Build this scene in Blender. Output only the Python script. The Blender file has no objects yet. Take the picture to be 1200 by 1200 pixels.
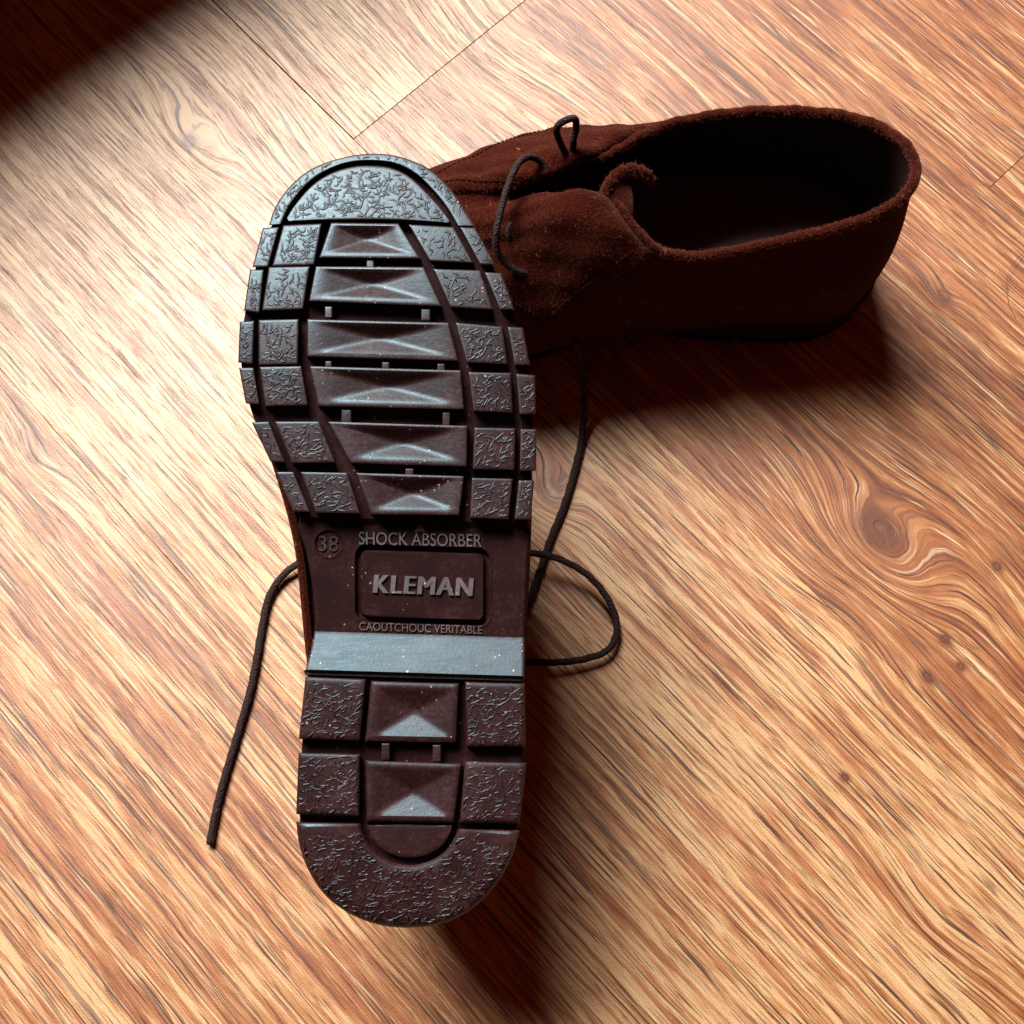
import bpy, bmesh, math, random
import numpy as np
from mathutils import Vector, Matrix

random.seed(7); rng = np.random.default_rng(7)
scene = bpy.context.scene
col = scene.collection
PI = math.pi

# ------------------------------------------------------------------ camera
CAM_H, PITCH, FPX = 0.48, math.radians(14), 1298.0
cam_d = bpy.data.cameras.new('camera'); cam = bpy.data.objects.new('camera', cam_d); col.objects.link(cam)
cam.location = (0, 0, CAM_H); cam.rotation_euler = (PITCH, 0, 0)
cam_d.sensor_width = 36; cam_d.lens = 36 * FPX / 1200; cam_d.clip_start = 0.01; cam_d.clip_end = 50
scene.camera = cam

# ------------------------------------------------------------------ light
world = bpy.data.worlds.new('World'); scene.world = world; world.use_nodes = True
bg = world.node_tree.nodes['Background']
bg.inputs[0].default_value = (1.0, 0.17, 0.08, 1); bg.inputs[1].default_value = 0.06
scene.view_settings.view_transform = 'Standard'; scene.view_settings.look = 'None'
scene.view_settings.exposure = 0.0; scene.view_settings.gamma = 1.0
ld = bpy.data.lights.new('window_light', 'AREA'); lo = bpy.data.objects.new('window_light', ld); col.objects.link(lo)
ld.shape = 'RECTANGLE'; ld.size = 1.5; ld.size_y = 1.0; ld.energy = 210; ld.color = (1.0, 0.955, 0.875)
lo.location = (-0.88, 1.62, 1.84)
lo.rotation_euler = (Vector((0.02, 0.16, 0)) - Vector(lo.location)).to_track_quat('-Z', 'Y').to_euler()

# ------------------------------------------------------------------ view geometry
_c, _s = math.cos(PITCH), math.sin(PITCH)
CAM = np.array([0, 0, CAM_H])
def ray(px, py):
    dx, dy, dz = (px - 600) / FPX, -(py - 600) / FPX, -1.0
    return np.array([dx, _c * dy - _s * dz, _s * dy + _c * dz])
def at(px, py, z):
    r = ray(px, py); return CAM + r * ((z - CAM_H) / r[2])

# ------------------------------------------------------------------ helpers
def link(name, me, mat=None, parent=None, smooth=True, kind=None, label=None, auto=None):
    o = bpy.data.objects.new(name, me); col.objects.link(o)
    if mat: me.materials.append(mat)
    if smooth: me.polygons.foreach_set('use_smooth', [True] * len(me.polygons))
    if auto is not None and smooth:
        try: me.set_sharp_from_angle(angle=math.radians(auto))
        except Exception: pass
    if parent is not None: o.parent = parent
    if kind: o['kind'] = kind
    if label: o['label'] = label
    return o
def mesh(name, V, F):
    me = bpy.data.meshes.new(name); me.from_pydata([tuple(map(float, v)) for v in V], [], F); me.update(); return me
def tube(P, R, nseg=8, flat=1.0, closed=False):
    """sweep a round (or flattened) section along points P"""
    P = np.array(P, float); n = len(P)
    R = np.full(n, R) if np.isscalar(R) else np.array(R)
    T = np.gradient(P, axis=0) if not closed else np.roll(P, -1, 0) - np.roll(P, 1, 0)
    T /= np.linalg.norm(T, axis=1)[:, None] + 1e-12
    up = np.array([0, 0, 1.0]); V = []; F = []
    for i in range(n):
        a = np.cross(up, T[i]); 
        if np.linalg.norm(a) < 1e-3: a = np.array([1.0, 0, 0])
        a /= np.linalg.norm(a); b = np.cross(T[i], a)
        for k in range(nseg):
            an = 2 * PI * k / nseg
            V.append(P[i] + R[i] * (math.cos(an) * a + flat * math.sin(an) * b))
    m = n if closed else n - 1
    for i in range(m):
        for k in range(nseg):
            j = (i + 1) % n
            F.append((i * nseg + k, i * nseg + (k + 1) % nseg, j * nseg + (k + 1) % nseg, j * nseg + k))
    if not closed:
        F.append(tuple(range(nseg))[::-1]); F.append(tuple((n - 1) * nseg + k for k in range(nseg)))
    return V, F
def spline(P, n, closed=False):
    """Catmull-Rom through P, n samples"""
    P = np.array(P, float); m = len(P); out = []
    segs = m if closed else m - 1
    for q in np.linspace(0, segs, n, endpoint=not closed):
        i = min(int(q), segs - 1); t = q - i
        g = (lambda k: P[k % m]) if closed else (lambda k: P[min(max(k, 0), m - 1)] if 0 <= k < m else (2 * P[0] - P[1] if k < 0 else 2 * P[-1] - P[-2]))
        a, b, c, d = g(i - 1), g(i), g(i + 1), g(i + 2)
        out.append(0.5 * (2 * b + (c - a) * t + (2 * a - 5 * b + 4 * c - d) * t * t + (3 * b - 3 * c + d - a) * t ** 3))
    return np.array(out)
def resample(P, n):
    P = np.array(P, float); L = np.r_[0, np.cumsum(np.linalg.norm(np.diff(P, axis=0), axis=1))]
    q = np.linspace(0, L[-1], n); return np.stack([np.interp(q, L, P[:, k]) for k in range(P.shape[1])], 1)
def sstep(a, b, x):
    t = np.clip((x - a) / (b - a), 0, 1); return t * t * (3 - 2 * t)

# ------------------------------------------------------------------ node helper
class NT:
    def __init__(s, name):
        s.m = bpy.data.materials.new(name); s.m.use_nodes = True; s.t = s.m.node_tree
        s.b = s.t.nodes['Principled BSDF']; s.out = s.t.nodes['Material Output']
    def n(s, typ, ins=None, **kw):
        nd = s.t.nodes.new(typ)
        for k, v in kw.items(): setattr(nd, k, v)
        for k, v in (ins or {}).items(): s.set(nd.inputs[k], v)
        return nd
    def set(s, sock, v):
        if isinstance(v, bpy.types.NodeSocket): s.t.links.new(v, sock)
        elif isinstance(v, bpy.types.Node): s.t.links.new(v.outputs[0], sock)
        else:
            if isinstance(v, tuple) and len(v) == 3 and sock.type == 'RGBA': v = (*v, 1)
            sock.default_value = v
    def math(s, op, a, b=0.0, c=None, clamp=False):
        nd = s.n('ShaderNodeMath', {0: a, 1: b}, operation=op, use_clamp=clamp)
        if c is not None: s.set(nd.inputs[2], c)
        return nd.outputs[0]
    def vmath(s, op, a, b=None, scale=None):
        nd = s.n('ShaderNodeVectorMath', {0: a}, operation=op)
        if b is not None: s.set(nd.inputs[1], b)
        if scale is not None: s.set(nd.inputs['Scale'], scale)
        return nd.outputs['Value'] if op in ('DOT_PRODUCT', 'LENGTH', 'DISTANCE') else nd.outputs[0]
    def noise(s, vec, scale, detail=3, rough=0.5, dist=0.0):
        return s.n('ShaderNodeTexNoise', {'Vector': vec, 'Scale': scale, 'Detail': detail, 'Roughness': rough, 'Distortion': dist}).outputs[0]
    def ramp(s, fac, stops, interp='LINEAR'):
        nd = s.n('ShaderNodeValToRGB', {0: fac}); r = nd.color_ramp; r.interpolation = interp
        while len(r.elements) < len(stops): r.elements.new(0.5)
        for e, (p, c) in zip(r.elements, stops):
            e.position = p; e.color = (*c, 1) if isinstance(c, tuple) else (c, c, c, 1)
        return nd.outputs[0]
    def mix(s, f, a, b, blend='MIX'):
        nd = s.n('ShaderNodeMix', data_type='RGBA', blend_type=blend)
        s.set(nd.inputs[0], f); s.set(nd.inputs[6], a); s.set(nd.inputs[7], b); return nd.outputs[2]
    def maprange(s, v, a, b, c, d, smooth=False):
        nd = s.n('ShaderNodeMapRange', {0: v, 1: a, 2: b, 3: c, 4: d}, clamp=True)
        if smooth: nd.interpolation_type = 'SMOOTHSTEP'
        return nd.outputs[0]
    def comb(s, x, y, z=0.0): return s.n('ShaderNodeCombineXYZ', {0: x, 1: y, 2: z}).outputs[0]
    def sep(s, v): return s.n('ShaderNodeSeparateXYZ', {0: v}).outputs
    def bump(s, h, dist, strength=1.0, normal=None):
        nd = s.n('ShaderNodeBump', {'Height': h, 'Distance': dist, 'Strength': strength})
        if normal is not None: s.set(nd.inputs['Normal'], normal)
        return nd.outputs[0]
    def fin(s, **kw):
        for k, v in kw.items(): s.set(s.b.inputs[k.replace('_', ' ')], v)
        return s.m

# ------------------------------------------------------------------ wood
GA = math.radians(-46.8)                       # direction the planks run
DA = np.array([math.cos(GA), math.sin(GA)]); DC = np.array([-math.sin(GA), math.cos(GA)])
def ac(px, py):                                # floor pixel -> (along, across)
    p = at(px, py, 0)[:2]; return float(p @ DA), float(p @ DC)

def wood_material():
    m = NT('wood_vinyl')
    P = m.n('ShaderNodeNewGeometry').outputs['Position']
    a = m.vmath('DOT_PRODUCT', P, (float(DA[0]), float(DA[1]), 0.0))
    c = m.vmath('DOT_PRODUCT', P, (float(DC[0]), float(DC[1]), 0.0))
    seed = m.n('ShaderNodeAttribute', attribute_type='OBJECT', attribute_name='plank_seed').outputs['Fac']
    tone = m.n('ShaderNodeAttribute', attribute_type='OBJECT', attribute_name='plank_tone').outputs['Fac']
    # growth rings swing round the knots: (px,py, amplitude m, length along, width across)
    c2 = c
    nz = m.noise(m.comb(m.math('MULTIPLY', a, 1.0), c, seed), 26, 3, 0.5)
    jit = m.math('MULTIPLY', m.math('SUBTRACT', nz, 0.5), 0.016)
    kn = None
    for (px, py, A, la, wc) in ((1030, 645, 0.026, 0.034, 0.020), (1120, 640, -0.012, 0.05, 0.03), (222, 166, 0.010, 0.030, 0.010),
                               (640, 580, 0.012, 0.014, 0.011), (1107, 345, 0.004, 0.01, 0.006), (260, 60, -0.010, 0.06, 0.03), (40, 540, 0.006, 0.02, 0.008),
                               (1010, 720, -0.008, 0.03, 0.02), (1090, 1080, 0.006, 0.03, 0.014), (560, 60, 0.012, 0.05, 0.03)):
        ka, kc = ac(px, py)
        da = m.math('DIVIDE', m.math('SUBTRACT', a, ka), la); dc = m.math('DIVIDE', m.math('SUBTRACT', m.math('ADD', c, m.math('MULTIPLY', jit, 0.5)), kc), wc)
        r2 = m.math('ADD', m.math('MULTIPLY', da, da), m.math('MULTIPLY', dc, dc))
        g = m.math('EXPONENT', m.math('MULTIPLY', r2, -1.0))
        c2 = m.math('ADD', c2, m.math('MULTIPLY', g, A))
    wob = m.math('MULTIPLY', m.math('SUBTRACT', m.noise(m.comb(m.math('MULTIPLY', a, 6.0), m.math('MULTIPLY', c, 11.0), seed), 1.0, 2, 0.5), 0.5), 0.0045)
    wob2 = m.math('MULTIPLY', m.math('SUBTRACT', m.noise(m.comb(m.math('MULTIPLY', a, 45.0), m.math('MULTIPLY', c, 120.0), seed), 1.0, 2, 0.5), 0.5), 0.0012)
    c2 = m.math('ADD', m.math('ADD', c2, wob), wob2)
    def st(fc, fa, det, rough, off):            # streak texture
        return m.noise(m.comb(m.math('MULTIPLY', a, fa), m.math('MULTIPLY', c2, fc), m.math('ADD', seed, off)), 1.0, det, rough)
    broad = st(60, 6.0, 3, 0.55, 3.1)
    mid = st(230, 8.0, 3, 0.6, 7.7)
    fine = st(520, 14.0, 3, 0.62, 11.3)
    hair = st(1300, 70.0, 2, 0.6, 15.3)
    blot = m.noise(m.comb(m.math('MULTIPLY', a, 26), m.math('MULTIPLY', c, 48), m.math('ADD', seed, 5.0)), 1.0, 4, 0.62)
    f = m.math('ADD', m.math('MULTIPLY', broad, 0.17), m.math('MULTIPLY', mid, 0.24))
    f = m.math('ADD', f, m.math('MULTIPLY', fine, 0.42))
    f = m.math('ADD', f, m.math('MULTIPLY', hair, 0.17))
    f = m.math('ADD', f, m.math('MULTIPLY', m.math('SUBTRACT', blot, 0.5), 0.17))
    f = m.math('ADD', f, tone)
    base = m.ramp(f, [(0.375, (0.050, 0.010, 0.003)), (0.432, (0.185, 0.044, 0.010)), (0.492, (0.345, 0.112, 0.032)), (0.545, (0.48, 0.215, 0.080)), (0.60, (0.70, 0.45, 0.225))])
    # dark pore lines at three sizes
    patch = m.maprange(m.noise(m.comb(m.math('MULTIPLY', a, 11), m.math('MULTIPLY', c2, 50), seed), 1.0, 2, 0.5), 0.40, 0.60, 0.15, 1.0)
    lines = m.math('MULTIPLY', m.maprange(st(330, 14.0, 3, 0.5, 23.0), 0.405, 0.345, 0.0, 1.0, True), patch)
    linesb = m.maprange(st(640, 20.0, 3, 0.55, 29.0), 0.405, 0.345, 0.0, 1.0, True)
    lines2 = m.maprange(st(1250, 70.0, 2, 0.5, 19.9), 0.41, 0.31, 0.0, 1.0, True)
    greyf = m.maprange(m.noise(m.comb(m.math('MULTIPLY', a, 8), m.math('MULTIPLY', c2, 70), m.math('ADD', seed, 40.0)), 1.0, 2, 0.5), 0.44, 0.60, 0.0, 0.8)
    dk = m.mix(greyf, (0.055, 0.012, 0.004), (0.135, 0.095, 0.075))
    cl = m.mix(m.math('MULTIPLY', lines, 0.72), base, dk)
    cl = m.mix(m.math('MULTIPLY', linesb, 0.74), cl, dk)
    cl = m.mix(m.math('MULTIPLY', lines2, 0.68), cl, (0.075, 0.022, 0.008))
    hairl = m.maprange(st(850, 15.0, 2, 0.45, 71.0), 0.400, 0.360, 0.0, 1.0, True)
    cl = m.mix(m.math('MULTIPLY', hairl, 0.95), cl, (0.030, 0.008, 0.003))
    grit = m.noise(P, 2600, 2, 0.6)
    cl = m.mix(m.maprange(grit, 0.32, 0.68, 0.55, 0.0), cl, (0.16, 0.05, 0.018))
    fleck = m.maprange(st(800, 26.0, 2, 0.5, 57.0), 0.62, 0.70, 0.0, 0.55, True)
    cl = m.mix(fleck, cl, (0.74, 0.56, 0.36))
    # knot hearts and pin holes
    for (px, py, ra, rc, s_) in ((1030, 622, 0.0085, 0.0060, 1.0), (222, 166, 0.0035, 0.003, 0.85), (990, 911, 0.0017, 0.0013, 1.0), (1107, 346, 0.0038, 0.0025, 0.6),
                              (1108, 749, 0.0022, 0.0018, 0.9), (1127, 780, 0.002, 0.0016, 0.8), (1088, 793, 0.003, 0.0018, 0.8), (1168, 664, 0.0022, 0.0018, 0.8),
                              (38, 537, 0.0034, 0.0016, 0.6), (645, 575, 0.0075, 0.0045, 0.35)):
        ka, kc = ac(px, py)
        da = m.math('DIVIDE', m.math('SUBTRACT', a, ka), ra); dc = m.math('DIVIDE', m.math('SUBTRACT', m.math('ADD', c, m.math('MULTIPLY', jit, 0.18)), kc), rc)
        r = m.math('SQRT', m.math('ADD', m.math('MULTIPLY', da, da), m.math('MULTIPLY', dc, dc)))
        rr = m.math('ADD', r, m.math('MULTIPLY', m.math('SUBTRACT', m.noise(P, 230, 3), 0.5), 0.8))
        ringv = m.maprange(m.math('ABSOLUTE', m.math('SUBTRACT', rr, 0.75)), 0.12, 0.48, 1.0, 0.0, True)
        corev = m.maprange(rr, 0.15, 0.5, 0.6, 0.0, True)
        cl = m.mix(m.math('MULTIPLY', m.math('MAXIMUM', ringv, corev), 0.97 * s_), cl, (0.035, 0.008, 0.004))
        soft = m.maprange(r, 0.7, 2.6, 0.85 * s_, 0.0, True)
        cl = m.mix(soft, cl, (0.12, 0.030, 0.009))
    hgt = m.math('SUBTRACT', m.math('MULTIPLY', mid, 0.6), m.math('ADD', m.math('ADD', m.math('MULTIPLY', lines, 0.4), m.math('MULTIPLY', linesb, 0.35)), m.math('MULTIPLY', lines2, 0.30)))
    hgt = m.math('ADD', hgt, m.math('MULTIPLY', m.noise(P, 1700, 2), 0.34))
    rough = m.math('ADD', 0.42, m.math('MULTIPLY', m.math('ADD', lines, m.math('SUBTRACT', 1.0, fine)), 0.13))
    return m.fin(Base_Color=cl, Roughness=rough, Specular_IOR_Level=0.9, Coat_Weight=0.55, Coat_Roughness=0.52, Normal=m.bump(hgt, 0.0005, 0.75))
WOOD = wood_material()

def plain(name, colr, rough=0.6, spec=0.4):
    m = NT(name)
    P = m.n('ShaderNodeNewGeometry').outputs['Position']
    n = m.noise(P, 220, 3)
    c = m.mix(n, tuple(x * 0.75 for x in colr), tuple(min(1, x * 1.25) for x in colr))
    return m.fin(Base_Color=c, Roughness=rough, Specular_IOR_Level=spec)
SUB = plain('dark_seam', (0.02, 0.008, 0.005), 0.9, 0.1)

# ------------------------------------------------------------------ floor
def box_mesh(name, x0, x1, y0, y1, z0, z1, bev=0.0):
    bm = bmesh.new()
    bmesh.ops.create_cube(bm, size=1)
    for v in bm.verts: v.co = Vector(((x0 + x1) / 2 + v.co.x * (x1 - x0), (y0 + y1) / 2 + v.co.y * (y1 - y0), (z0 + z1) / 2 + v.co.z * (z1 - z0)))
    if bev: bmesh.ops.bevel(bm, geom=[e for e in bm.edges if all(v.co.z > (z0 + z1) / 2 for v in e.verts)], offset=bev, segments=1, affect='EDGES')
    me = bpy.data.meshes.new(name); bm.to_mesh(me); bm.free(); return me
floor = link('floor', box_mesh('floor', -1.6, 1.6, -1.4, 1.8, -0.012, -0.0022), SUB, None, False, kind='structure')
seamA = np.mean([ac(0, 430)[1], ac(275, 745)[1]]); seamB = np.mean([ac(255, 10)[1], ac(432, 178)[1]]); seamC = np.mean([ac(915, 8)[1], ac(1160, 221)[1]])
W = (seamC - seamA) / 2; G = 0.00028
GS = {}
rows = [seamA - 3 * W, seamA - 2 * W, seamA - W, seamA, seamB, seamC, seamC + W, seamC + 2 * W, seamC + 3 * W]
jB = ac(418, 160)[0]; jC = ac(1130, 248)[0]
joints = {0: [-0.2], 1: [0.35], 2: [-0.45], 3: [-0.75, 0.62], 4: [jB, jB + 1.2], 5: [jC - 1.2, jC], 6: [-0.3], 7: [0.3]}
toneof = {2: [0.035, 0.035], 3: [0, 0.068, 0.0], 4: [0.075, 0.0, 0.0], 5: [0.0, 0.0, 0.025]}  # paler planks put part of the floor glare into their colour
kk = 0
for i in range(8):
    js = [-1.5] + joints[i] + [1.5]
    for k in range(len(js) - 1):
        me = box_mesh('plank', js[k] + G * 0.5, js[k + 1] - G * 0.5, rows[i] + (0.00045 if (i == 4 and k == 0) else 0.00008), rows[i + 1] - 0.00008, -0.002, 0.0, 0.00014)
        o = link('plank', me, WOOD, floor, False)
        o.rotation_euler.z = GA; kk += 1
        o['plank_seed'] = float(kk * 3.37 % 31)
        o['plank_tone'] = float((toneof.get(i, [0.0] * 4) + [0.0] * 4)[k])

# ------------------------------------------------------------------ materials of the shoes
def rubber(name, dust=1.0, basec=(0.020, 0.0052, 0.0048), r0=0.43, spec=0.66, tint=(0.45, 0.74, 0.90, 1)):
    m = NT(name)
    P = m.n('ShaderNodeTexCoord').outputs['Object']
    n1 = m.noise(P, 70, 4, 0.6); n2 = m.noise(P, 700, 3, 0.6); n3 = m.noise(P, 1800, 2, 0.5)
    scr = m.noise(m.vmath('MULTIPLY', P, (1.0, 9.0, 1.0)), 120, 3, 0.7)
    b = m.mix(m.maprange(n1, 0.35, 0.7, 0, 1), basec, tuple(min(1, x * 1.7) for x in basec))
    vor = m.n('ShaderNodeTexVoronoi', {'Vector': P, 'Scale': 640, 'Randomness': 1.0})
    rad = m.maprange(m.n('ShaderNodeSeparateColor', {0: vor.outputs['Color']}).outputs[0], 0.78, 1.0, 0.0, 0.24)
    speck = m.math('LESS_THAN', vor.outputs['Distance'], rad)
    speck = m.math('MULTIPLY', speck, m.maprange(m.noise(P, 45, 2), 0.44, 0.62, 0.05, 0.9))
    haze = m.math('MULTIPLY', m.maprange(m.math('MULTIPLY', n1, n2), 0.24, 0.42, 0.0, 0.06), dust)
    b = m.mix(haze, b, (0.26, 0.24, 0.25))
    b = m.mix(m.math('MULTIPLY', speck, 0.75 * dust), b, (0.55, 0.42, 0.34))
    rg = m.math('ADD', r0, m.math('MULTIPLY', m.math('SUBTRACT', scr, 0.5), 0.22))
    rg = m.math('ADD', rg, m.math('MULTIPLY', m.math('SUBTRACT', n2, 0.5), 0.2))
    h = m.math('ADD', m.math('MULTIPLY', n2, 0.5), m.math('MULTIPLY', n3, 0.35))
    return m.fin(Base_Color=b, Roughness=rg, Specular_IOR_Level=spec, Specular_Tint=tint, Normal=m.bump(h, 0.00018, 0.7))
RUB = rubber('black_rubber')
RUBD = rubber('dull_shaded_rubber', 0.7, (0.013, 0.0020, 0.0016), 0.75, 0.14)  # same rubber with shade of grooves and waist painted into a darker base
RUBS = rubber('lit_rubber_slope', 2.2, (0.022, 0.012, 0.014), 0.50, 0.8, (0.38, 0.68, 0.84, 1))  # paler, bluer copy: light caught by the slope is put into the colour
RUBT = rubber('worn_lit_rubber_lettering', 3.0, (0.062, 0.044, 0.044), 0.5, 0.9)  # worn letters, also painted paler for light on their raised edges

def suede(name, c0, c1):
    m = NT(name)
    P = m.n('ShaderNodeTexCoord').outputs['Object']
    n1 = m.noise(P, 1300, 3, 0.7); n2 = m.noise(P, 120, 4, 0.6); n3 = m.noise(P, 420, 3, 0.6)
    b = m.mix(m.maprange(n1, 0.35, 0.68, 0, 1), c0, c1)
    b = m.mix(m.maprange(n2, 0.58, 0.78, 0, 0.45), b, tuple(min(1, x * 1.9) for x in c1))
    b = m.mix(m.math('MULTIPLY', m.maprange(n3, 0.62, 0.72, 0, 0.5), m.maprange(n2, 0.5, 0.62, 0, 1)), b, (0.34, 0.15, 0.10))
    h = m.math('ADD', n1, m.math('MULTIPLY', n3, 0.8))
    return m.fin(Base_Color=b, Roughness=1.0, Specular_IOR_Level=0.04, Sheen_Weight=0.12, Sheen_Roughness=0.45, Sheen_Tint=(1.0, 0.5, 0.38, 1), Normal=m.bump(h, 0.0009, 1.0))
SUEDE = suede('brown_suede', (0.009, 0.0008, 0.0004), (0.060, 0.0080, 0.0035))
LINING = plain('dark_leather_lining', (0.016, 0.0035, 0.003), 0.7, 0.2)
INSOLE = plain('insole_leather', (0.09, 0.045, 0.05), 0.45, 0.5)
FIBRE = plain('suede_fibre', (0.20, 0.050, 0.028), 0.9, 0.2)
THREAD = plain('stitch_thread', (0.030, 0.007, 0.004), 0.9, 0.1)
def lace_mat():
    m = NT('black_lace')
    uvw = m.n('ShaderNodeTexCoord').outputs['Object']
    n = m.noise(uvw, 1500, 2, 0.5)
    w = m.n('ShaderNodeTexVoronoi', {'Vector': uvw, 'Scale': 1100}).outputs['Distance']
    b = m.mix(n, (0.007, 0.0022, 0.0022), (0.028, 0.012, 0.014))
    return m.fin(Base_Color=b, Roughness=0.75, Specular_IOR_Level=0.3, Normal=m.bump(m.math('ADD', w, n), 0.0005, 1.0))
LACE = lace_mat()

# ------------------------------------------------------------------ sole frame of the upturned shoe
TAU = math.radians(10)
HZ = 0.0885
P0 = at(480, 1088, HZ)
NRM = np.array([0, -math.sin(TAU), math.cos(TAU)])
def onplane(px, py, d=0.0):
    r = ray(px, py); q = P0 - NRM * d
    return CAM + r * (((q - CAM) @ NRM) / (r @ NRM))
VV = onplane(455, 180) - P0; VV /= np.linalg.norm(VV); UU = np.cross(VV, NRM)
AX = -UU                                       # local x (medial side), y = VV (to the toe), z = -NRM (up through the shoe)
SHOE_M = Matrix(((AX[0], VV[0], -NRM[0], P0[0]), (AX[1], VV[1], -NRM[1], P0[1]), (AX[2], VV[2], -NRM[2], P0[2]), (0, 0, 0, 1)))
def curve_z(x, y):                             # toe spring, heel round-off, slight camber
    z = 0.0
    if y > 0.185: z += 0.0125 * ((y - 0.185) / 0.08) ** 2
    if y < 0.035: z += 0.0028 * ((0.035 - y) / 0.035) ** 2
    if y > 0.12: z += 0.0022 * ((x) / 0.05) ** 2 * min(1, (y - 0.12) / 0.03)
    return z
def Lc(px, py, z=0.0):
    """photo pixel on the tread -> local shoe coordinates, z below the tread plane"""
    x = y = 0.0; d = z
    for _ in range(4):
        p = onplane(px, py, d) - P0
        x, y = float(p @ AX), float(p @ VV); d = z + curve_z(x, y)
    return (x, y, d)

Lf = [(436, 179), (400, 184), (365, 198), (340, 218), (324, 240), (314, 264), (305, 285), (295, 314), (286, 350), (280, 385), (278, 420), (281, 445), (288, 475), (297, 500), (316, 541), (330, 570), (344, 600),
      (356, 630), (364, 660), (370, 700), (371, 740), (361, 784), (357, 793), (350, 866), (347, 920), (347, 963), (351, 992), (361, 1021), (380, 1050), (410, 1073), (445, 1085), (480, 1088)]
Rf = [(436, 179), (470, 183), (505, 198), (530, 222), (546, 246), (557, 266), (581, 310), (596, 343), (611, 384), (621, 420), (627, 450), (629, 500), (628, 552), (623, 609), (618, 660),
      (615, 747), (615, 791), (617, 860), (617, 900), (614, 940), (609, 973), (602, 1001), (585, 1034), (558, 1064), (520, 1083), (480, 1088)]
def edge(tab):
    s = spline(tab, 400); return s
LE, RE = edge(Lf), edge(Rf)
def xe(E, y): return float(np.interp(y, E[:, 1], E[:, 0]))

# rounded-rectangle distance in photo pixels for the brand panel
def sdrr(x, y, cx, cy, hx, hy, r):
    qx, qy = abs(x - cx) - hx + r, abs(y - cy) - hy + r
    return math.hypot(max(qx, 0), max(qy, 0)) + min(max(qx, qy), 0) - r
WZ = 0.0068
def base_z(px, py, ty):
    rp, py = py, ty
    if py < 606: z = 0.0052
    elif py < 613: z = 0.0052 + (WZ - 0.0052) * (py - 606) / 7
    elif py < 740: z = WZ
    elif py < 785: z = WZ + (0.0006 - WZ) * float((py - 740) / 45.0)
    elif py < 787: z = 0.0006 + 0.0016 * (py - 785) / 2
    elif py < 791: z = 0.0022
    elif py < 793: z = 0.0022 + (0.0052 - 0.0022) * (py - 791) / 2
    else: z = 0.0052
    if 612 < py < 740:
        py = rp
        yy = py - (px - 495) * 0.035
        d = sdrr(px, yy, 495.5, 686, 75, 42, 11)
        z += 0.0022 * (1 - sstep(2.2, 4.0, abs(d)))
        if d < -3: z -= 0.0004
        z -= 0.0003 * (1 - sstep(0.4, 1.6, abs(d - 5.2)))
        d2 = math.hypot(px - 385, py - 637) - 15.5
        if d2 < 0: z += 0.0007 * sstep(0, -1.5, d2)
        else: z -= 0.0003 * (1 - sstep(0.3, 1.8, abs(d2 - 1)))
    return z

def shoe_outline(inset_px, n_y):
    out = []
    for y in n_y:
        xl, xr = xe(LE, y), xe(RE, y)
        xm = (xl + xr) / 2; w = (xr - xl) / 2; w2 = max(w - inset_px, w * 0.5)
        out.append((xm - w2, xm + w2))
    return out
def base_sole():
    th = np.linspace(0, 1, 30)
    ys = list(182 + 70 * (1 - np.cos(th * PI / 2))) + list(np.arange(255, 606, 4.0)) + list(np.arange(606, 740, 1.3)) + list(np.arange(740, 784, 4.0)) + [784.9, 787, 790.9, 793, 796] \
        + list(np.arange(800, 1010, 6.0)) + list(1012 + 73 * np.sin(th * PI / 2))
    ys = sorted(set(round(float(y), 3) for y in ys)); lr = shoe_outline(4.5, ys)
    ns = 190; S = np.linspace(0, 1, ns); V = []; F = []; nr = len(ys)
    for y, (a, b) in zip(ys, lr):
        wai = (606 < y < 792)
        if wai: a -= 7.0 * min(1, (y - 606) / 12, (792 - y) / 6 + .4); b += 4.2 * min(1, (y - 606) / 12, (792 - y) / 6 + .4)
        kt = 0.030 * float(sstep(545, 600, y) * (1 - sstep(880, 1000, y)))
        for s in S:
            x = a + (b - a) * s; yt = y + kt * (x - 373)
            e = min(s, 1 - s) * (b - a)
            V.append(Lc(x, yt, base_z(x, yt, y) + 0.0006 * (1 - min(1, e / 2.5)) ** 2))
    for j in range(nr - 1):
        for i in range(ns - 1):
            F.append((j * ns + i, j * ns + i + 1, (j + 1) * ns + i + 1, (j + 1) * ns + i))
    # side wall down to the welt, slightly wider than the tread
    loop = [i for i in range(ns)] + [j * ns + ns - 1 for j in range(1, nr)] + [(nr - 1) * ns + i for i in range(ns - 2, -1, -1)] + [j * ns for j in range(nr - 2, 0, -1)]
    A = np.array(V); ctr = np.array([np.mean(A[:, 0]), 0])
    prev = loop
    for zt, f in ((0.0095, 1.0), (0.0165, 1.004), (0.018, 0.985)):
        base = len(V)
        for q in loop:
            x, y, z = A[q]; V.append((x * f, 0.13 + (y - 0.13) * f, zt + curve_z(x, y)))
        cur = [base + k for k in range(len(loop))]
        for k in range(len(loop)):
            k2 = (k + 1) % len(loop); F.append((prev[k2], prev[k], cur[k], cur[k2]))
        prev = cur
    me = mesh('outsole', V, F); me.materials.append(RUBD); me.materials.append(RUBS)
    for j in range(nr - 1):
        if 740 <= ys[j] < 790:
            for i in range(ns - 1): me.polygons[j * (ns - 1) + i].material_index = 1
    return me

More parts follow.
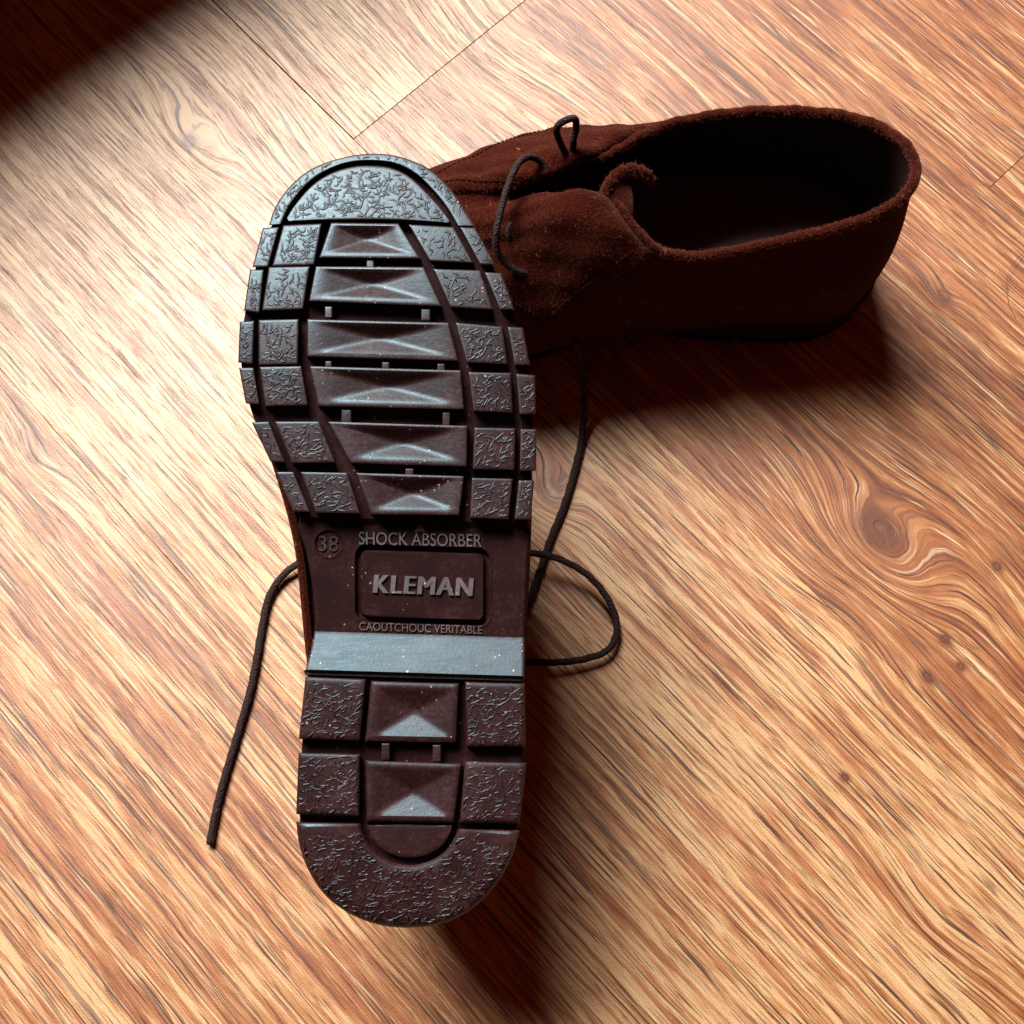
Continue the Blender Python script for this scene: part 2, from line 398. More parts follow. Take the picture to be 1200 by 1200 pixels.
# --- tread blocks: every one a four-sided patch measured on the tread
def quad(TL, TR, BR, BL):
    TL, TR, BR, BL = map(np.array, (TL, TR, BR, BL))
    return lambda s, t: (TL * (1 - s) + TR * s) * (1 - t) + (BL * (1 - s) + BR * s) * t
def band(A, B, n=200):
    A = resample(spline(A, 120), n); B = resample(spline(B, 120), n)
    def f(s, t):
        k = s * (n - 1); i = int(min(k, n - 2)); u = k - i
        return (A[i] * (1 - u) + A[i + 1] * u) * (1 - t) + (B[i] * (1 - u) + B[i + 1] * u) * t
    return f
def patch_mesh(f, ns, nt, top=0.0, bot=0.0056, bev=1.5, pyr=None, dz=1.0):
    w = np.linalg.norm(f(1, .5) - f(0, .5)) if ns < 60 else 500; h = np.linalg.norm(f(.5, 1) - f(.5, 0))
    def vals(n, L):
        e = min(bev / L, 0.12); mid = list(np.linspace(2.0 * e, 1 - 2.0 * e, n))
        return [0, 0.4 * e, 1.1 * e] + mid + [1 - 1.1 * e, 1 - 0.4 * e, 1]
    dr = lambda k, n: {0: 0.00042, 1: 0.00016, 2: 0.00003}.get(min(k, n - 1 - k), 0.0)
    S, T = vals(ns, w), vals(nt, h); V = []; F = []
    NS, NTt = len(S), len(T); Hs = {}
    for j, t in enumerate(T):
        for i, s in enumerate(S):
            z = top + dz * min(0.00055, math.hypot(dr(i, NS), dr(j, NTt)))
            if pyr:
                x0, x1, y0, y1, dep = pyr
                a = (s - x0) / (x1 - x0); b = (t - y0) / (y1 - y0)
                if 0 <= a <= 1 and 0 <= b <= 1:
                    z += dep * (1 - max(abs(2 * a - 1), abs(2 * b - 1)))
            p = f(s, t); V.append(Lc(p[0], p[1], z))
    for j in range(NTt - 1):
        for i in range(NS - 1):
            a, b, c, d = j * NS + i, j * NS + i + 1, (j + 1) * NS + i + 1, (j + 1) * NS + i
            if pyr:
                sa = (S[i] + S[i + 1]) / 2 - (pyr[0] + pyr[1]) / 2; tb = (T[j] + T[j + 1]) / 2 - (pyr[2] + pyr[3]) / 2
                if sa * tb > 0: F += [(a, b, c), (a, c, d)]
                else: F += [(a, b, d), (b, c, d)]
            else: F.append((a, b, c, d))
    loop = [i for i in range(NS)] + [j * NS + NS - 1 for j in range(1, NTt)] + [(NTt - 1) * NS + i for i in range(NS - 2, -1, -1)] + [j * NS for j in range(NTt - 2, 0, -1)]
    base = len(V)
    for j_ in loop:
        j, i = divmod(j_, NS); p = f(S[i], T[j]); c = f(.5, .5); V.append(Lc(p[0], p[1], bot))
    for k in range(len(loop)):
        k2 = (k + 1) % len(loop); F.append((loop[k2], loop[k], base + k, base + k2))
    me = mesh('tread_block', V, F)
    if pyr: me['pyr'] = 1
    return me

R1 = [((308,267),(327,266),(314,313),(296,313)), ((332,264),(377,262),(368,310),(319,312)), ((388,261),(467,262),(493,303),(374,302)), ((479,263),(532,266),(555,308),(504,306)), ((539,266),(557,267),(581,310),(563,310))]
R2 = [((293,316),(309,316),(304,367),(286,364)), ((315,313),(363,312),(355,362),(307,364)), ((370,312),(497,313),(518,359),(362,353)), ((508,315),(563,317),(578,363),(528,360)), ((568,319),(588,320),(603,363),(586,363))]
R3 = [((281,377),(298,376),(296,427),(279,425)), ((303,375),(350,374),(349,427),(303,428)), ((360,374),(526,378),(537,423),(360,418)), ((534,378),(589,383),(595,427),(547,425)), ((595,383),(613,384),(621,428),(603,428))]
R4 = [((280,431),(297,431),(304,474),(288,473)), ((304,430),(353,429),(361,475),(311,476)), ((363,429),(540,434),(544,480),(373,476)), ((549,436),(599,437),(601,484),(555,482)), ((605,438),(627,440),(628,485),(609,486))]
R5 = [((295,495),(315,494),(334,542),(317,541)), ((322,494),(374,494),(393,542),(342,543)), ((384,494),(548,499),(547,547),(411,543)), ((556,501),(604,502),(603,551),(554,550)), ((610,503),(629,503),(628,552),(609,552))]
R6 = [((323,553),(344,553),(363,600),(344,599)), ((352,553),(407,554),(422,602),(370,601)), ((417,554),(544,558),(538,604),(435,603)), ((553,560),(601,561),(596,609),(551,607)), ((608,563),(626,563),(622,609),(603,609))]
HB = [((358,793),(429,796),(422,868),(350,866)), ((545,799),(615,801),(616,875),(547,875)), ((350,882),(422,884),(421,957),(347,954)), ((545,892),(617,894),(609,965),(539,964))]
HC = [((435,798),(538,801),(535,871),(428,869)), ((428,891),(541,895),(532,964),(430,963))]
outerT = [(315,264),(323,242),(340,218),(365,198),(400,185),(436,180),(470,184),(505,199),(529,222),(545,246),(557,265)]
innerT = [(329,263),(339,241),(358,217),(380,201),(405,191),(430,188),(462,191),(487,203),(508,223),(524,243),(537,265)]
capT = [(336,256),(346,240),(364,219),(384,205),(406,197),(430,194),(459,197),(481,208),(501,227),(516,244),(527,259)]
botT = [(338,259),(370,258),(400,257.5),(430,257),(460,257.5),(495,259),(526,261)]
innerU = [(422,965),(427,980),(438,996),(454,1008),(472,1013),(490,1013),(508,1007),(523,996),(532,983),(537,971)]
outerU = [(347,963),(351,991),(362,1021),(381,1049),(410,1071),(445,1084),(480,1087),(520,1082),(556,1063),(584,1033),(601,1001),(609,973)]

textured = []     # patches that carry the moulded crinkle
blocks = []       # (mesh, label)
def sub(q, sh=0.0): return [tuple(p) for p in q]
for ri, R in enumerate((R1, R2, R3, R4, R5, R6)):
    for ci, q in enumerate(R):
        f = quad(*q)
        if ci == 2:
            blocks.append(patch_mesh(f, 15, 15, pyr=(0.07, 0.93, 0.08, 0.86, 0.0042), bev=1.4))
        else:
            blocks.append(patch_mesh(f, 4, 4)); textured.append((f, 0.3 if (ci == 3 and ri < 2) else 1.0))
for q in HB:
    f = quad(*q); blocks.append(patch_mesh(f, 5, 5, bev=3.6, dz=2.2)); textured.append((f, 1.0))
for q in HC: blocks.append(patch_mesh(quad(*q), 15, 15, top=0.0008, pyr=(0.08, 0.94, 0.10, 0.90, 0.0036), bev=3.6, dz=2.2))
fT = band(innerT, outerT); blocks.append(patch_mesh(fT, 70, 4)); textured.append((fT, 1.0))
fC = band(capT, botT); blocks.append(patch_mesh(fC, 70, 12)); textured.append((fC, 0.95))
fU = band(innerU, outerU); blocks.append(patch_mesh(fU, 70, 8, bev=7, dz=4.5)); textured.append((fU, 1.0))

fP = band([(432,968),(434,978),(440,988),(450,997),(464,1003),(480,1005),(497,1003),(511,997),(521,988),(527,978),(530,968)][::1], [(433,967),(445,966.5),(464,966),(480,966),(497,966.5),(515,967),(529,967)])
blocks.append(patch_mesh(fP, 62, 6, top=0.0024, bev=3.0))

def crinkles():
    """short branching moulded ridges over the textured blocks"""
    V = []; F = []
    def stroke(pts, wpx, hgt):
        n = len(pts); b0 = len(V); P = np.array(pts); T = np.gradient(P, axis=0); T /= np.linalg.norm(T, axis=1)[:, None] + 1e-9
        N = np.stack([-T[:, 1], T[:, 0]], 1)
        for i in range(n):
            k = math.sin(PI * (i + 0.35) / (n - 0.3)); w = wpx * (0.65 + 0.35 * k); h = hgt * (0.45 + 0.55 * k)
            l = P[i] + N[i] * w; r = P[i] - N[i] * w; m1 = P[i] + N[i] * w * .35; m2 = P[i] - N[i] * w * .35
            V.append(Lc(l[0], l[1], 0.00012)); V.append(Lc(m1[0], m1[1], -h)); V.append(Lc(m2[0], m2[1], -h)); V.append(Lc(r[0], r[1], 0.00012))
        for i in range(n - 1):
            a = b0 + 4 * i
            for q in range(3): F.append((a + q, a + q + 1, a + q + 5, a + q + 4))
    for f, dens in textured:
        # area estimate in px
        g = [[f(s, t) for s in np.linspace(0, 1, 13)] for t in np.linspace(0, 1, 5)]
        A = 0
        for j in range(4):
            for i in range(12):
                p, q, r = g[j][i], g[j][i + 1], g[j + 1][i]; A += abs((q - p)[0] * (r - p)[1] - (q - p)[1] * (r - p)[0])
        n = int(A / 32 * dens) + 2; pts = []
        tries = 0
        while len(pts) < n and tries < n * 30:
            tries += 1; s, t = random.uniform(.05, .95), random.uniform(.08, .92)
            p = f(s, t)
            if all((p - q[0]) @ (p - q[0]) > 26 for q in pts): pts.append((p, s, t))
        poly = np.array([f(s, 0) for s in np.linspace(0, 1, 80)] + [f(1, t) for t in np.linspace(0, 1, 10)] + [f(s, 1) for s in np.linspace(1, 0, 80)] + [f(0, t) for t in np.linspace(1, 0, 10)])
        pn = np.roll(poly, -1, 0)
        def inside(p):
            cr = ((poly[:, 1] > p[1]) != (pn[:, 1] > p[1])) & (p[0] < (pn[:, 0] - poly[:, 0]) * (p[1] - poly[:, 1]) / (pn[:, 1] - poly[:, 1] + 1e-12) + poly[:, 0])
            return cr.sum() % 2 == 1
        bnd = np.array([f(s, 0) for s in np.linspace(0, 1, 260)] + [f(s, 1) for s in np.linspace(0, 1, 260)] + [f(0, t) for t in np.linspace(0, 1, 16)] + [f(1, t) for t in np.linspace(0, 1, 16)])
        for p, s, t in pts:
            an = random.uniform(0, PI)
            L = random.uniform(8, 16); stp = L / 5; path = [p.copy()]; a = an
            for _ in range(5):
                a += random.gauss(0, 0.5)
                q = path[-1] + stp * np.array([math.cos(a), math.sin(a)])
                if np.min(np.sum((bnd - q) ** 2, 1)) < 5.5 or not inside(q): break
                path.append(q)
            if len(path) < 3: continue
            stroke(path, random.uniform(1.3, 1.8), random.uniform(.00018, .00027))
            if random.random() < .28:
                b = path[len(path) // 2]; a2 = a + random.choice((-1, 1)) * random.uniform(.7, 1.3); pb = [b]
                for _ in range(3):
                    q = pb[-1] + 1.9 * np.array([math.cos(a2), math.sin(a2)])
                    if np.min(np.sum((bnd - q) ** 2, 1)) < 5.5 or not inside(q): break
                    pb.append(q); a2 += random.gauss(0, .3)
                if len(pb) >= 3: stroke(pb, 1.3, .0003)
    return mesh('moulded_grain', V, F)

def text_mesh(body, cx, cy, wpx, hpx, zb, rise, bold=0.0, shear=0.0, slope=0.035, drop=()):
    cu = bpy.data.curves.new('t', 'FONT'); cu.body = body; cu.extrude = 0.05; cu.offset = bold; cu.resolution_u = 4; cu.space_character = 1.14 if body == 'KLEMAN' else 1.0; cu.shear = shear
    to = bpy.data.objects.new('t', cu); col.objects.link(to)
    dg = bpy.context.evaluated_depsgraph_get(); me = bpy.data.meshes.new_from_object(to.evaluated_get(dg))
    bpy.data.objects.remove(to)
    co = np.array([v.co[:] for v in me.vertices]); mn, mx = co.min(0), co.max(0)
    for v, c in zip(me.vertices, co):
        x = cx + ((c[0] - mn[0]) / (mx[0] - mn[0]) - .5) * wpx; y = cy - ((c[1] - mn[1]) / (mx[1] - mn[1]) - .5) * hpx + (x - cx) * slope
        v.co = Lc(x, y, zb - rise if c[2] > 0 else zb + 0.0003)
    me.update(); return me

def bold_text(body, cx, cy, w, h):
    bm = bmesh.new()
    for k, dx in enumerate((-1.4, -0.5, 0.5, 1.4)):
        me = text_mesh(body, cx + dx, cy, w, h, WZ - .0004 - k * .00003, .0006 + k * .00003, 0.0, 0.10); bm.from_mesh(me)
    me = bpy.data.meshes.new('lettering'); bm.to_mesh(me); bm.free(); return me

# ------------------------------------------------------------------ upper (left shoe in local coordinates, medial side +x)
med_px = [(480,1084),(440,1081),(405,1068),(375,1045),(357,1010),(352,965),(352,900),(353,840),(350,790),(345,745),(341,700),(337,660),(331,625),(322,590),(308,545),(294,500),(285,450),(284,400),(293,345),(305,300),(325,250),(350,215),(390,192),(436,184)]
lat_px = [(480,1084),(520,1079),(556,1060),(582,1030),(602,990),(609,950),(611,900),(611,840),(611,790),(611,745),(614,690),(619,620),(623,550),(624,500),(621,440),(612,390),(598,350),(576,305),(550,260),(525,224),(495,199),(465,186),(436,184)]
Z0 = 0.0165
def plane_xy(p):
    q = onplane(p[0], p[1]) - P0; return (float(q @ AX), float(q @ VV))
NTH = 90
med = resample(spline([plane_xy(p) for p in med_px], 200), NTH); lat = resample(spline([plane_xy(p) for p in lat_px], 200), NTH)
open_med = [(0,.002,.088),(.012,.007,.0865),(.0205,.025,.081),(.0265,.060,.0755),(.0305,.090,.0735),(.0285,.108,.078),(.019,.119,.085),(.0085,.128,.0885),(.0055,.145,.081),(.0045,.158,.074),(0,.167,.070)]
open_lat = [(0,.002,.088),(-.014,.008,.0865),(-.027,.024,.082),(-.0335,.050,.0785),(-.0335,.078,.0775),(-.0285,.102,.0775),(-.0175,.120,.0800),(-.0100,.132,.0815),(-.0065,.146,.077),(-.0050,.158,.073),(0,.167,.070)]
om = spline(open_med, NTH * 3); ol = spline(open_lat, NTH * 3)
def repar(P, n):                                # arclength resample, throat gets fewer points
    return resample(P, n)
om, ol = repar(om, NTH), repar(ol, NTH)
# heel axis of the outline is not exactly x=0: shift opening to follow it
def centre_x(y):
    a = np.interp(y, med[:, 1], med[:, 0]); b = np.interp(y, lat[:, 1], lat[:, 0]); return (a + b) / 2
cxh = centre_x(0.05)
FE = np.concatenate([med, lat[-2:0:-1]]); OP = np.concatenate([om, ol[-2:0:-1]]); NR = len(FE)
NB = 40
def upper_grid(zsq=1.0):
    S = np.zeros((NR, NB, 3))
    cen = np.array([0.0, 0.13])
    for i in range(NR):
        f = FE[i]; o = OP[i].copy(); o[0] += cxh * 0.6
        th = i / NTH if i < NTH else (NR - i) / NTH        # 0 heel .. 1 toe
        w = sstep(0.50, 0.80, th)                           # vamp-ness
        out = f - np.array([centre_x(min(max(f[1], .03), .22)), min(max(f[1], .03), .22)]); out /= np.linalg.norm(out) + 1e-9
        for j in range(NB):
            b = j / (NB - 1)
            g = (1 - w) * b ** 1.6 + w * b ** 1.18
            h = (1 - w) * (b ** 0.95) + w * (1 - (1 - b) ** (1.45 + 0.9 * sstep(.86, .97, th)))
            bul = (0.0030 * (1 - w) + 0.0012 * w) * math.sin(PI * min(1, b * 1.15)) ** 1.2 if b * 1.15 < 1 else 0
            z0 = Z0 + curve_z(f[0], f[1]) * 0.8
            p = f * (1 - g) + o[:2] * g + out * bul
            z = z0 + (o[2] - z0) * h
            # creases over the ball of the foot
            cr = w * 0.0016 * math.sin((p[1] - 0.16) * 330 + p[0] * 60) * math.exp(-((p[1] - 0.178) / 0.012) ** 2) * math.sin(PI * b)
            S[i, j] = (p[0], p[1], z + cr + 0.0006 * math.sin(p[1] * 210 + 3 * p[0] * 80) * b * (1 - b) * 4)
    return S
def grid_normals(S, wrap=True):
    di = np.roll(S, -1, 0) - np.roll(S, 1, 0); dj = np.gradient(S, axis=1)
    n = np.cross(di, dj); n /= np.linalg.norm(n, axis=2)[:, :, None] + 1e-12
    return n
def smooth_ring(S, k=2):
    for _ in range(k): S = (np.roll(S, 1, 0) + 2 * S + np.roll(S, -1, 0)) / 4
    return S
SG = smooth_ring(upper_grid(), 3)
NG = grid_normals(SG)
if (NG[NTH // 2, 5] @ np.array([1, 0, 0])) < 0: NG = -NG
NG = smooth_ring(NG, 4); NG /= np.linalg.norm(NG, axis=2)[:, :, None]

def grid_faces(ni, nj, wrap, off=0, flip=False):
    F = []
    for i in range(ni if wrap else ni - 1):
        for j in range(nj - 1):
            a, b, c, d = off + i * nj + j, off + ((i + 1) % ni) * nj + j, off + ((i + 1) % ni) * nj + j + 1, off + i * nj + j + 1
            F.append((a, d, c, b) if flip else (a, b, c, d))
    return F
def mir(P, sx):
    P = np.array(P, float).copy(); P[..., 0] *= sx; return P
def fix(me):
    bm = bmesh.new(); bm.from_mesh(me); bmesh.ops.recalc_face_normals(bm, faces=bm.faces); bm.to_mesh(me); bm.free(); return me
def flap_patch(i0, i1, j0, j1, lift, thick, sx, bul=0.0):
    """a leather piece lying on the upper: ring range i, level range j, rounded edge"""
    I = np.linspace(i0, i1, 40); J = np.linspace(j0, j1, 28); V = []
    def samp(G, i, j):
        a = int(math.floor(i)); b = int(min(math.floor(j), NB - 2)); u, v = i - a, j - b
        return (G[a % NR, b] * (1 - u) + G[(a + 1) % NR, b] * u) * (1 - v) + (G[a % NR, b + 1] * (1 - u) + G[(a + 1) % NR, b + 1] * u) * v
    top = np.zeros((40, 28, 3)); bot = np.zeros((40, 28, 3))
    for a, i in enumerate(I):
        for b, j in enumerate(J):
            u, v = a / 39, b / 27; e = min(u, 1 - u, v, 1 - v)
            # rounded front corner
            p = samp(SG, i, j); n = samp(NG, i, j); k = math.sqrt(min(1, e / 0.07) * (2 - min(1, e / 0.07)))
            bulge = bul * math.sin(PI * u) ** .8 * math.exp(-((v - .80) / .22) ** 2)
            bulge -= (bul * .55 + .0003) * math.exp(-((v - .45) / .16) ** 2) * math.sin(PI * u)
            wr = 0.0009 * math.sin(u * 23 + v * 9) * math.sin(v * 14 + 1) * k
            top[a, b] = p + n * (lift + thick * k + bulge + wr); bot[a, b] = p + n * (lift - 0.0006)
    V = np.concatenate([top.reshape(-1, 3), bot.reshape(-1, 3)])
    F = grid_faces(40, 28, False) + grid_faces(40, 28, False, 40 * 28, True)
    n1 = 40 * 28
    ring = [a * 28 for a in range(40)] + [39 * 28 + b for b in range(1, 28)] + [a * 28 + 27 for a in range(38, -1, -1)] + [b for b in range(26, 0, -1)]
    for k in range(len(ring)):
        p, q = ring[k], ring[(k + 1) % len(ring)]; F.append((p, q, q + n1, p + n1))
    return fix(mesh('eyelet_flap', mir(V, sx), F)), mir(top, sx)

def fuzz(grids, n, length, width, sx_n=1.0):
    """loose nap fibres standing off the given (S, N) grids"""
    V = []; F = []
    for (S, N, wgt) in grids:
        ni, nj = S.shape[:2]; k = int(n * wgt)
        for _ in range(k):
            i = random.randrange(ni - 1); j = random.randrange(nj - 1); u, v = random.random(), random.random()
            p = (S[i, j] * (1 - u) + S[i + 1, j] * u) * (1 - v) + (S[i, j + 1] * (1 - u) + S[i + 1, j + 1] * u) * v
            nn = N[i, j] + rng.normal(0, .65, 3); nn /= np.linalg.norm(nn) + 1e-9
            side = np.cross(nn, rng.normal(0, 1, 3)); side /= np.linalg.norm(side) + 1e-9
            L = length * random.uniform(.4, 1.2) * (2.2 if random.random() < .012 else 1)
            b = len(V); m_ = p + nn * L * .55 + rng.normal(0, .12 * L, 3)
            V += [p - side * width, p + side * width, m_ + side * width * .7, m_ - side * width * .7, p + nn * L + rng.normal(0, .28 * L, 3)]
            F += [(b, b + 1, b + 2, b + 3), (b + 3, b + 2, b + 4)]
    return mesh('nap_fibres', V, F)

def build_shoe(name, label, sx, M, treads, fuzzy):
    root = bpy.data.objects.new(name, None); col.objects.link(root); root.empty_display_size = 0.02
    root['label'] = label; root['category'] = 'shoe'; root['group'] = 'pair of lace-up shoes'
    root.matrix_world = M
    # outsole
    me = base_sole()
    if sx < 0:
        me.transform(Matrix.Diagonal((-1, 1, 1, 1)))
        bm = bmesh.new(); bm.from_mesh(me)
        for t in blocks:
            t2 = t.copy(); t2.transform(Matrix.Diagonal((-1, 1, 1, 1))); bm.from_mesh(t2)
        bm.to_mesh(me); bm.free()
    fix(me)
    sole = link('outsole', me, None, root, auto=35)
    if treads:
        for t in blocks: fix(t); link('tread_block', t, RUB, sole, auto=28)
        link('moulded_grain', fix(crinkles()), RUB, sole, kind='stuff')
        for (x, y, w, h, z) in ((434,308,4.5,6,.0012),(385,366,4.5,7,.0012),(499,369,5.5,7,.0012),(385,427,4,4,.001),(452,429,4.5,5,.001),(517,431,4.5,5,.001),(406,488,6,8,.0012),(523,491,4.5,8,.0012),(480,554,5,5,.001),(452,881,5,10,.0016),(512,883,5,10,.0016)):
            link('tie_bar', fix(patch_mesh(quad((x - w, y - h), (x + w, y - h), (x + w, y + h), (x - w, y + h)), 2, 2, top=z, bev=1.0)), RUB, sole, auto=40)
        tri = mesh('arrow_mark', [Lc(492, 613, WZ - .0008), Lc(485, 623, WZ - .0004), Lc(499, 623, WZ - .0004), Lc(492, 613, WZ + .0004), Lc(485, 623, WZ + .0004), Lc(499, 623, WZ + .0004)], [(0, 1, 2), (0, 3, 4, 1), (1, 4, 5, 2), (2, 5, 3, 0)])
        link('arrow_mark', fix(tri), RUBT, sole, False)
        t38 = text_mesh('38', 385, 637, 23, 18, WZ + .0007, .0006, -0.005, slope=0.02); nv38 = len(t38.vertices)
        for tx in (text_mesh('SHOCK ABSORBER', 492.5, 632, 144, 15, WZ, .0006, 0.0, slope=.02), bold_text('KLEMAN', 496, 686, 116, 21),
                   text_mesh('CAOUTCHOUC VERITABLE', 493, 736, 144, 9.5, WZ, .0005, -0.004, slope=.03), t38):
            link('lettering', tx, RUB if len(tx.vertices) == nv38 else RUBT, sole, False)
    # upper
    S = mir(SG, sx); N = mir(NG, sx)
    V = np.concatenate([S.reshape(-1, 3), (S - N * 0.0028).reshape(-1, 3)])
    F = grid_faces(NR, NB, True) + grid_faces(NR, NB, True, NR * NB, True)
    # close under the feather edge and over the rim
    for i in range(NR):
        i2 = (i + 1) % NR; o = NR * NB
        F.append((i * NB, i2 * NB, o + i2 * NB, o + i * NB)); F.append((i * NB + NB - 1, i2 * NB + NB - 1, o + i2 * NB + NB - 1, o + i * NB + NB - 1))
    up = link('upper', fix(mesh('upper', V, F)), SUEDE, root)
    # lining
    S2 = S - N * 0.0032
    link('lining', fix(mesh('lining', S2.reshape(-1, 3), grid_faces(NR, NB, True))), LINING, root)
    # insole
    ins = [(p[0] * sx * .93, .01 + (p[1] - .01) * .96) for p in FE]; c = np.mean(ins, 0)
    Vi = []; Fi = []
    for k, f in enumerate((1.0, .8, .5, .2)):
        for (x, y) in ins: Vi.append((c[0] + (x - c[0]) * f, c[1] + (y - c[1]) * f, 0.021 + curve_z(x, y) * .6 + .002 * f ** 3))
    for k in range(3):
        for i in range(NR): i2 = (i + 1) % NR; Fi.append((k * NR + i, k * NR + i2, (k + 1) * NR + i2, (k + 1) * NR + i))
    Fi.append(tuple(3 * NR + i for i in range(NR)))
    link('insole', fix(mesh('insole', Vi, Fi)), INSOLE, root)
    # padded collar binding following the rim
    ring = S[:, -1] - N[:, -1] * 0.0013
    sel = [i for i in range(NR) if ring[i][1] < 0.129]
    first = [i for i in sel if i >= NTH]; second = [i for i in sel if i < NTH]
    path = resample(ring[first + second], 160)
    path[:, 2] += 0.0004 * np.sin(np.arange(160) * .7) + 0.0003 * np.sin(np.arange(160) * 1.9)
    tv, tf = tube(path, np.where(np.minimum(np.arange(160), 159 - np.arange(160)) < 4, .0013, .0021), 10)
    link('collar_binding', fix(mesh('collar_binding', tv, tf)), SUEDE, root)
    # flaps with the eyelets (medial, lateral)
    fl1, t1 = flap_patch(NTH * .60, NTH * .955, NB * .42, NB - 1.4, .0003, .0019, sx, .0035)
    fl2, t2 = flap_patch(NR - NTH * .955, NR - NTH * .62, NB * .45, NB - 1.4, .0003, .0019, sx, .0016)
    link('eyelet_flap', fl1, SUEDE, root); link('eyelet_flap', fl2, SUEDE, root)
    for T_ in (t1, t2):
        Vs, Fs = [], []
        for off, lst in ((2, [(a, 4) for a in range(3, 37)]), (3, [(4, b) for b in range(4, 26)])):
            for q in range(0, len(lst) - 1, 1):
                a0, a1 = T_[lst[q]], T_[lst[q + 1]]; nrm = (a0 - np.array([0, .15, 0.03])); nrm /= np.linalg.norm(nrm)
                pv = [a0 * .85 + a1 * .15 + nrm * .0001, (a0 + a1) / 2 + nrm * .0005, a0 * .15 + a1 * .85 + nrm * .0001]
                v_, f_ = tube(pv, .0003, 5); o_ = len(Vs); Vs += v_; Fs += [tuple(k + o_ for k in f) for f in f_]
        link('stitching', mesh('stitching', Vs, Fs), THREAD, root)
    # tongue
    Vt = []; nx, ny = 13, 34
    for j in range(ny):
        q = j / (ny - 1); y = .170 - q * .052
        zc = np.interp(q, (0, .25, .5, .75, .9, 1), (.0600, .0600, .0640, .0690, .0710, .0690)); hw = .0125 + .006 * q
        for i in range(nx):
            u = i / (nx - 1) * 2 - 1
            Vt.append(((u * hw + cxh * .5) * sx, y - .004 * (1 - u * u) * q, zc - .009 * u * u - .0012))
    Vt = np.array(Vt); Vb = Vt - np.array([0, 0, .0018])
    Ft = grid_faces(ny, nx, False) + grid_faces(ny, nx, False, nx * ny, True)
    rg = [a * nx for a in range(ny)] + [(ny - 1) * nx + b for b in range(1, nx)] + [a * nx + nx - 1 for a in range(ny - 2, -1, -1)] + [b for b in range(nx - 2, 0, -1)]
    for k in range(len(rg)): p, q = rg[k], rg[(k + 1) % len(rg)]; Ft.append((p, q, q + nx * ny, p + nx * ny))
    link('tongue', fix(mesh('tongue', np.concatenate([Vt, Vb]), Ft)), SUEDE, root)
    if fuzzy:
        tn = np.array(tv).reshape(160, 10, 3); nn = tn - path[:, None, :]; nn /= np.linalg.norm(nn, axis=2)[:, :, None]
        def gn(T):
            n = np.cross(np.gradient(T, axis=0), np.gradient(T, axis=1)); n /= np.linalg.norm(n, axis=2)[:, :, None] + 1e-12
            if n[20, 14][2] < 0: n = -n
            return n
        fz = fuzz([(tn, nn, .42), (t1, gn(t1), .17), (t2, gn(t2), .17), (S, N, .24)], 30000, .0010, .00004)
        link('nap_fibres', fz, FIBRE, root, False, kind='stuff')
    return root

left = build_shoe('lace_up_shoe', 'upturned dark brown suede shoe showing its black lugged rubber sole, propped on the other shoe', 1, SHOE_M, True, False)

# shoe standing upright behind: right foot, toe pointing left
YAW = math.radians(2)
ex = Vector((math.sin(YAW) * 0 + 0, 1, 0)); 
Mr = Matrix.Translation((0.1640, 0.2385, 0.0)) @ Matrix.Rotation(math.radians(90) + YAW, 4, 'Z') @ Matrix.Translation((0, 0, 0.0))
right = build_shoe('lace_up_shoe', 'upright dark brown suede shoe seen into its open collar, standing behind the upturned one', -1, Mr, False, True)

# ------------------------------------------------------------------ laces (world points, kept as parts of their shoe)
def lace(pts, root, r=.0016, n=60, flat=.8, label=None):
    n = n * 4; P = spline(pts, n); V, F = tube(P, r, 12, flat); V = np.array(V).reshape(n, 12, 3)
    L_ = np.r_[0, np.cumsum(np.linalg.norm(np.diff(P, axis=0), axis=1))]
    for i in range(n):                         # braided surface
        k_ = np.arange(12); w_ = 1 + 0.035 * np.sin(k_ * PI / 6 * 3 + L_[i] / .0011) + 0.035 * np.sin(-k_ * PI / 6 * 3 + L_[i] / .0011)
        V[i] = P[i] + (V[i] - P[i]) * w_[:, None]
    V = V.reshape(-1, 3); o = link('shoelace', mesh('shoelace', V, F), LACE, root)
    o.matrix_parent_inverse = root.matrix_world.inverted()
    return o
def W3(seq): return [at(*p) for p in seq]
lace(W3([(470,640,.012),(420,640,.010),(385,640,.007),(356,656,.005),(332,674,.003),(315,700,.0022),(307,735,.002),(301,770,.002),(293,810,.002),(277,865,.002),(262,915,.002),(252,955,.002),(246,988,.002)]), left, .0016, 90)
P = spline(W3([(254,948,.0020),(250,968,.0020),(246,990,.0020)]), 12); V, F = tube(P, .0015, 10, .85)
lk = [c for c in left.children if c.name.startswith('shoelace')][0]
o = link('lace_tip', mesh('lace_tip', V, F), plain('glazed_tip', (0.012, 0.004, 0.004), 0.45, 0.4), lk); o.matrix_parent_inverse = Matrix.Identity(4)
lace(W3([(560,650,.010),(620,648,.010),(655,655,.009),(690,675,.0075),(714,705,.006),(723,735,.005),(714,760,.0045),(690,771,.0045),(655,776,.005),(600,776,.006),(560,780,.008)]), left, .0015, 90)
lace(W3([(676,400,.040),(684,450,.018),(683,505,.004),(675,545,.0025),(662,590,.002),(646,630,.002),(634,665,.002),(622,700,.002),(605,730,.002),(585,760,.002)]), right, .0016, 90)
lace(W3([(640,205,.078),(634,190,.0815),(620,184,.086),(607,192,.089),(597,213,.090),(588,242,.088),(582,270,.085),(582,292,.080),(594,310,.074),(615,320,.070),(640,326,.064)]), right, .0014, 70, 1.0)
lace(W3([(628,232,.074),(614,243,.078),(601,258,.079),(596,274,.077),(602,290,.072)]), right, .0015, 40, 1.0)
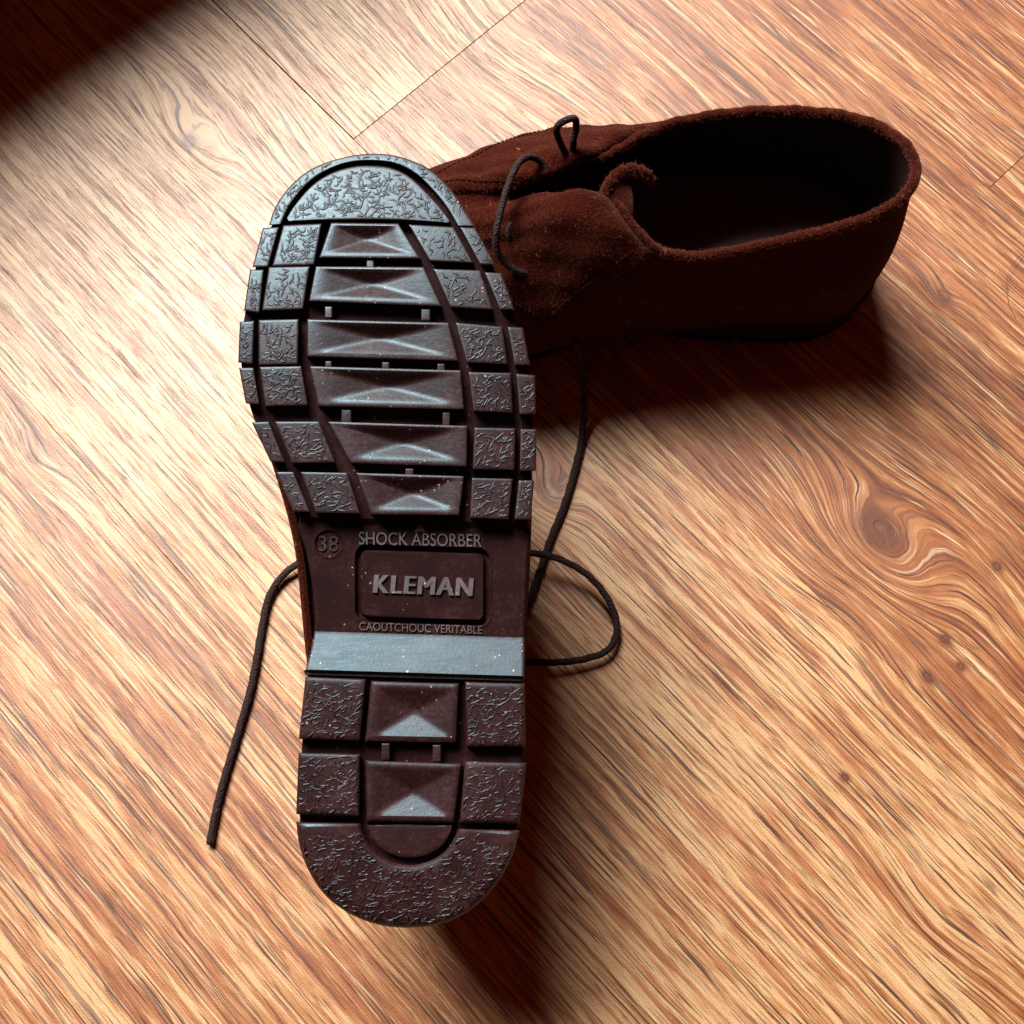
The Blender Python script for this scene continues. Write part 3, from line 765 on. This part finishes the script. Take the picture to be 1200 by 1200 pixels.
lace(W3([(664,182,.082),(657,168,.088),(652,152,.094),(659,143,.098),(673,139,.098),(675,150,.093),(672,165,.088),(671,180,.082)]), right, .0014, 50, 1.0)

P = spline(W3([(708,236,.0855),(713,220,.089),(722,207,.0925),(737,199,.0945),(752,202,.0935),(761,210,.090),(765,219,.086)]), 40)
V, F = tube(P + 0.0004 * np.sin(np.arange(40) * 1.3)[:, None], np.interp(np.arange(40), [0, 6, 20, 34, 39], [.0022, .0029, .0023, .0020, .0008]), 10, 1.0)
o = link('tongue_edge', mesh('tongue_edge', V, F), SUEDE, right); o.matrix_parent_inverse = right.matrix_world.inverted()
G_ = np.array(V).reshape(40, 10, 3); N_ = G_ - P[:, None, :]; N_ /= np.linalg.norm(N_, axis=2)[:, :, None]
o2 = link('nap_fibres', fuzz([(G_, N_, 1.0)], 1400, .0012, .00005), FIBRE, o, False, kind='stuff')

# ------------------------------------------------------------------ unseen box, added beyond the top left corner only to shade it
BOXM = plain('dark_stained_wood', (0.09, 0.035, 0.018), 0.5, 0.4)
box = bpy.data.objects.new('shade_casting_box', None); col.objects.link(box)
box['label'] = 'unseen dark box added beyond the top left corner to cast shade'; box['category'] = 'box'
e0, e1 = at(0, 205, 0), at(310, 0, 0); dl = np.array([-0.074, 0.108])
ang = math.atan2(e1[1] - e0[1], e1[0] - e0[0])
box.location = ((e0[0] + e1[0]) / 2 + dl[0], (e0[1] + e1[1]) / 2 + dl[1], 0); box.rotation_euler.z = ang
link('body', box_mesh('body', -0.30, 0.22, 0.004, 0.26, 0.0, 0.202, 0.002), BOXM, box, False)
link('lid', box_mesh('lid', -0.304, 0.224, 0.0, 0.264, 0.203, 0.230, 0.003), BOXM, box, False)

P = spline(W3([(1205,292,.0006),(1190,306,.0022),(1181,322,.0025),(1180,340,.0015),(1183,358,.0006),(1190,372,.0004)]), 40)
V, F = tube(P, .00010, 5)
o = link('hair', mesh('hair', V, F), plain('dark_hair', (0.06, 0.02, 0.012), 0.5, 0.4)); o['label'] = 'single thin stray hair lying on the planks at the right edge'; o['category'] = 'hair'
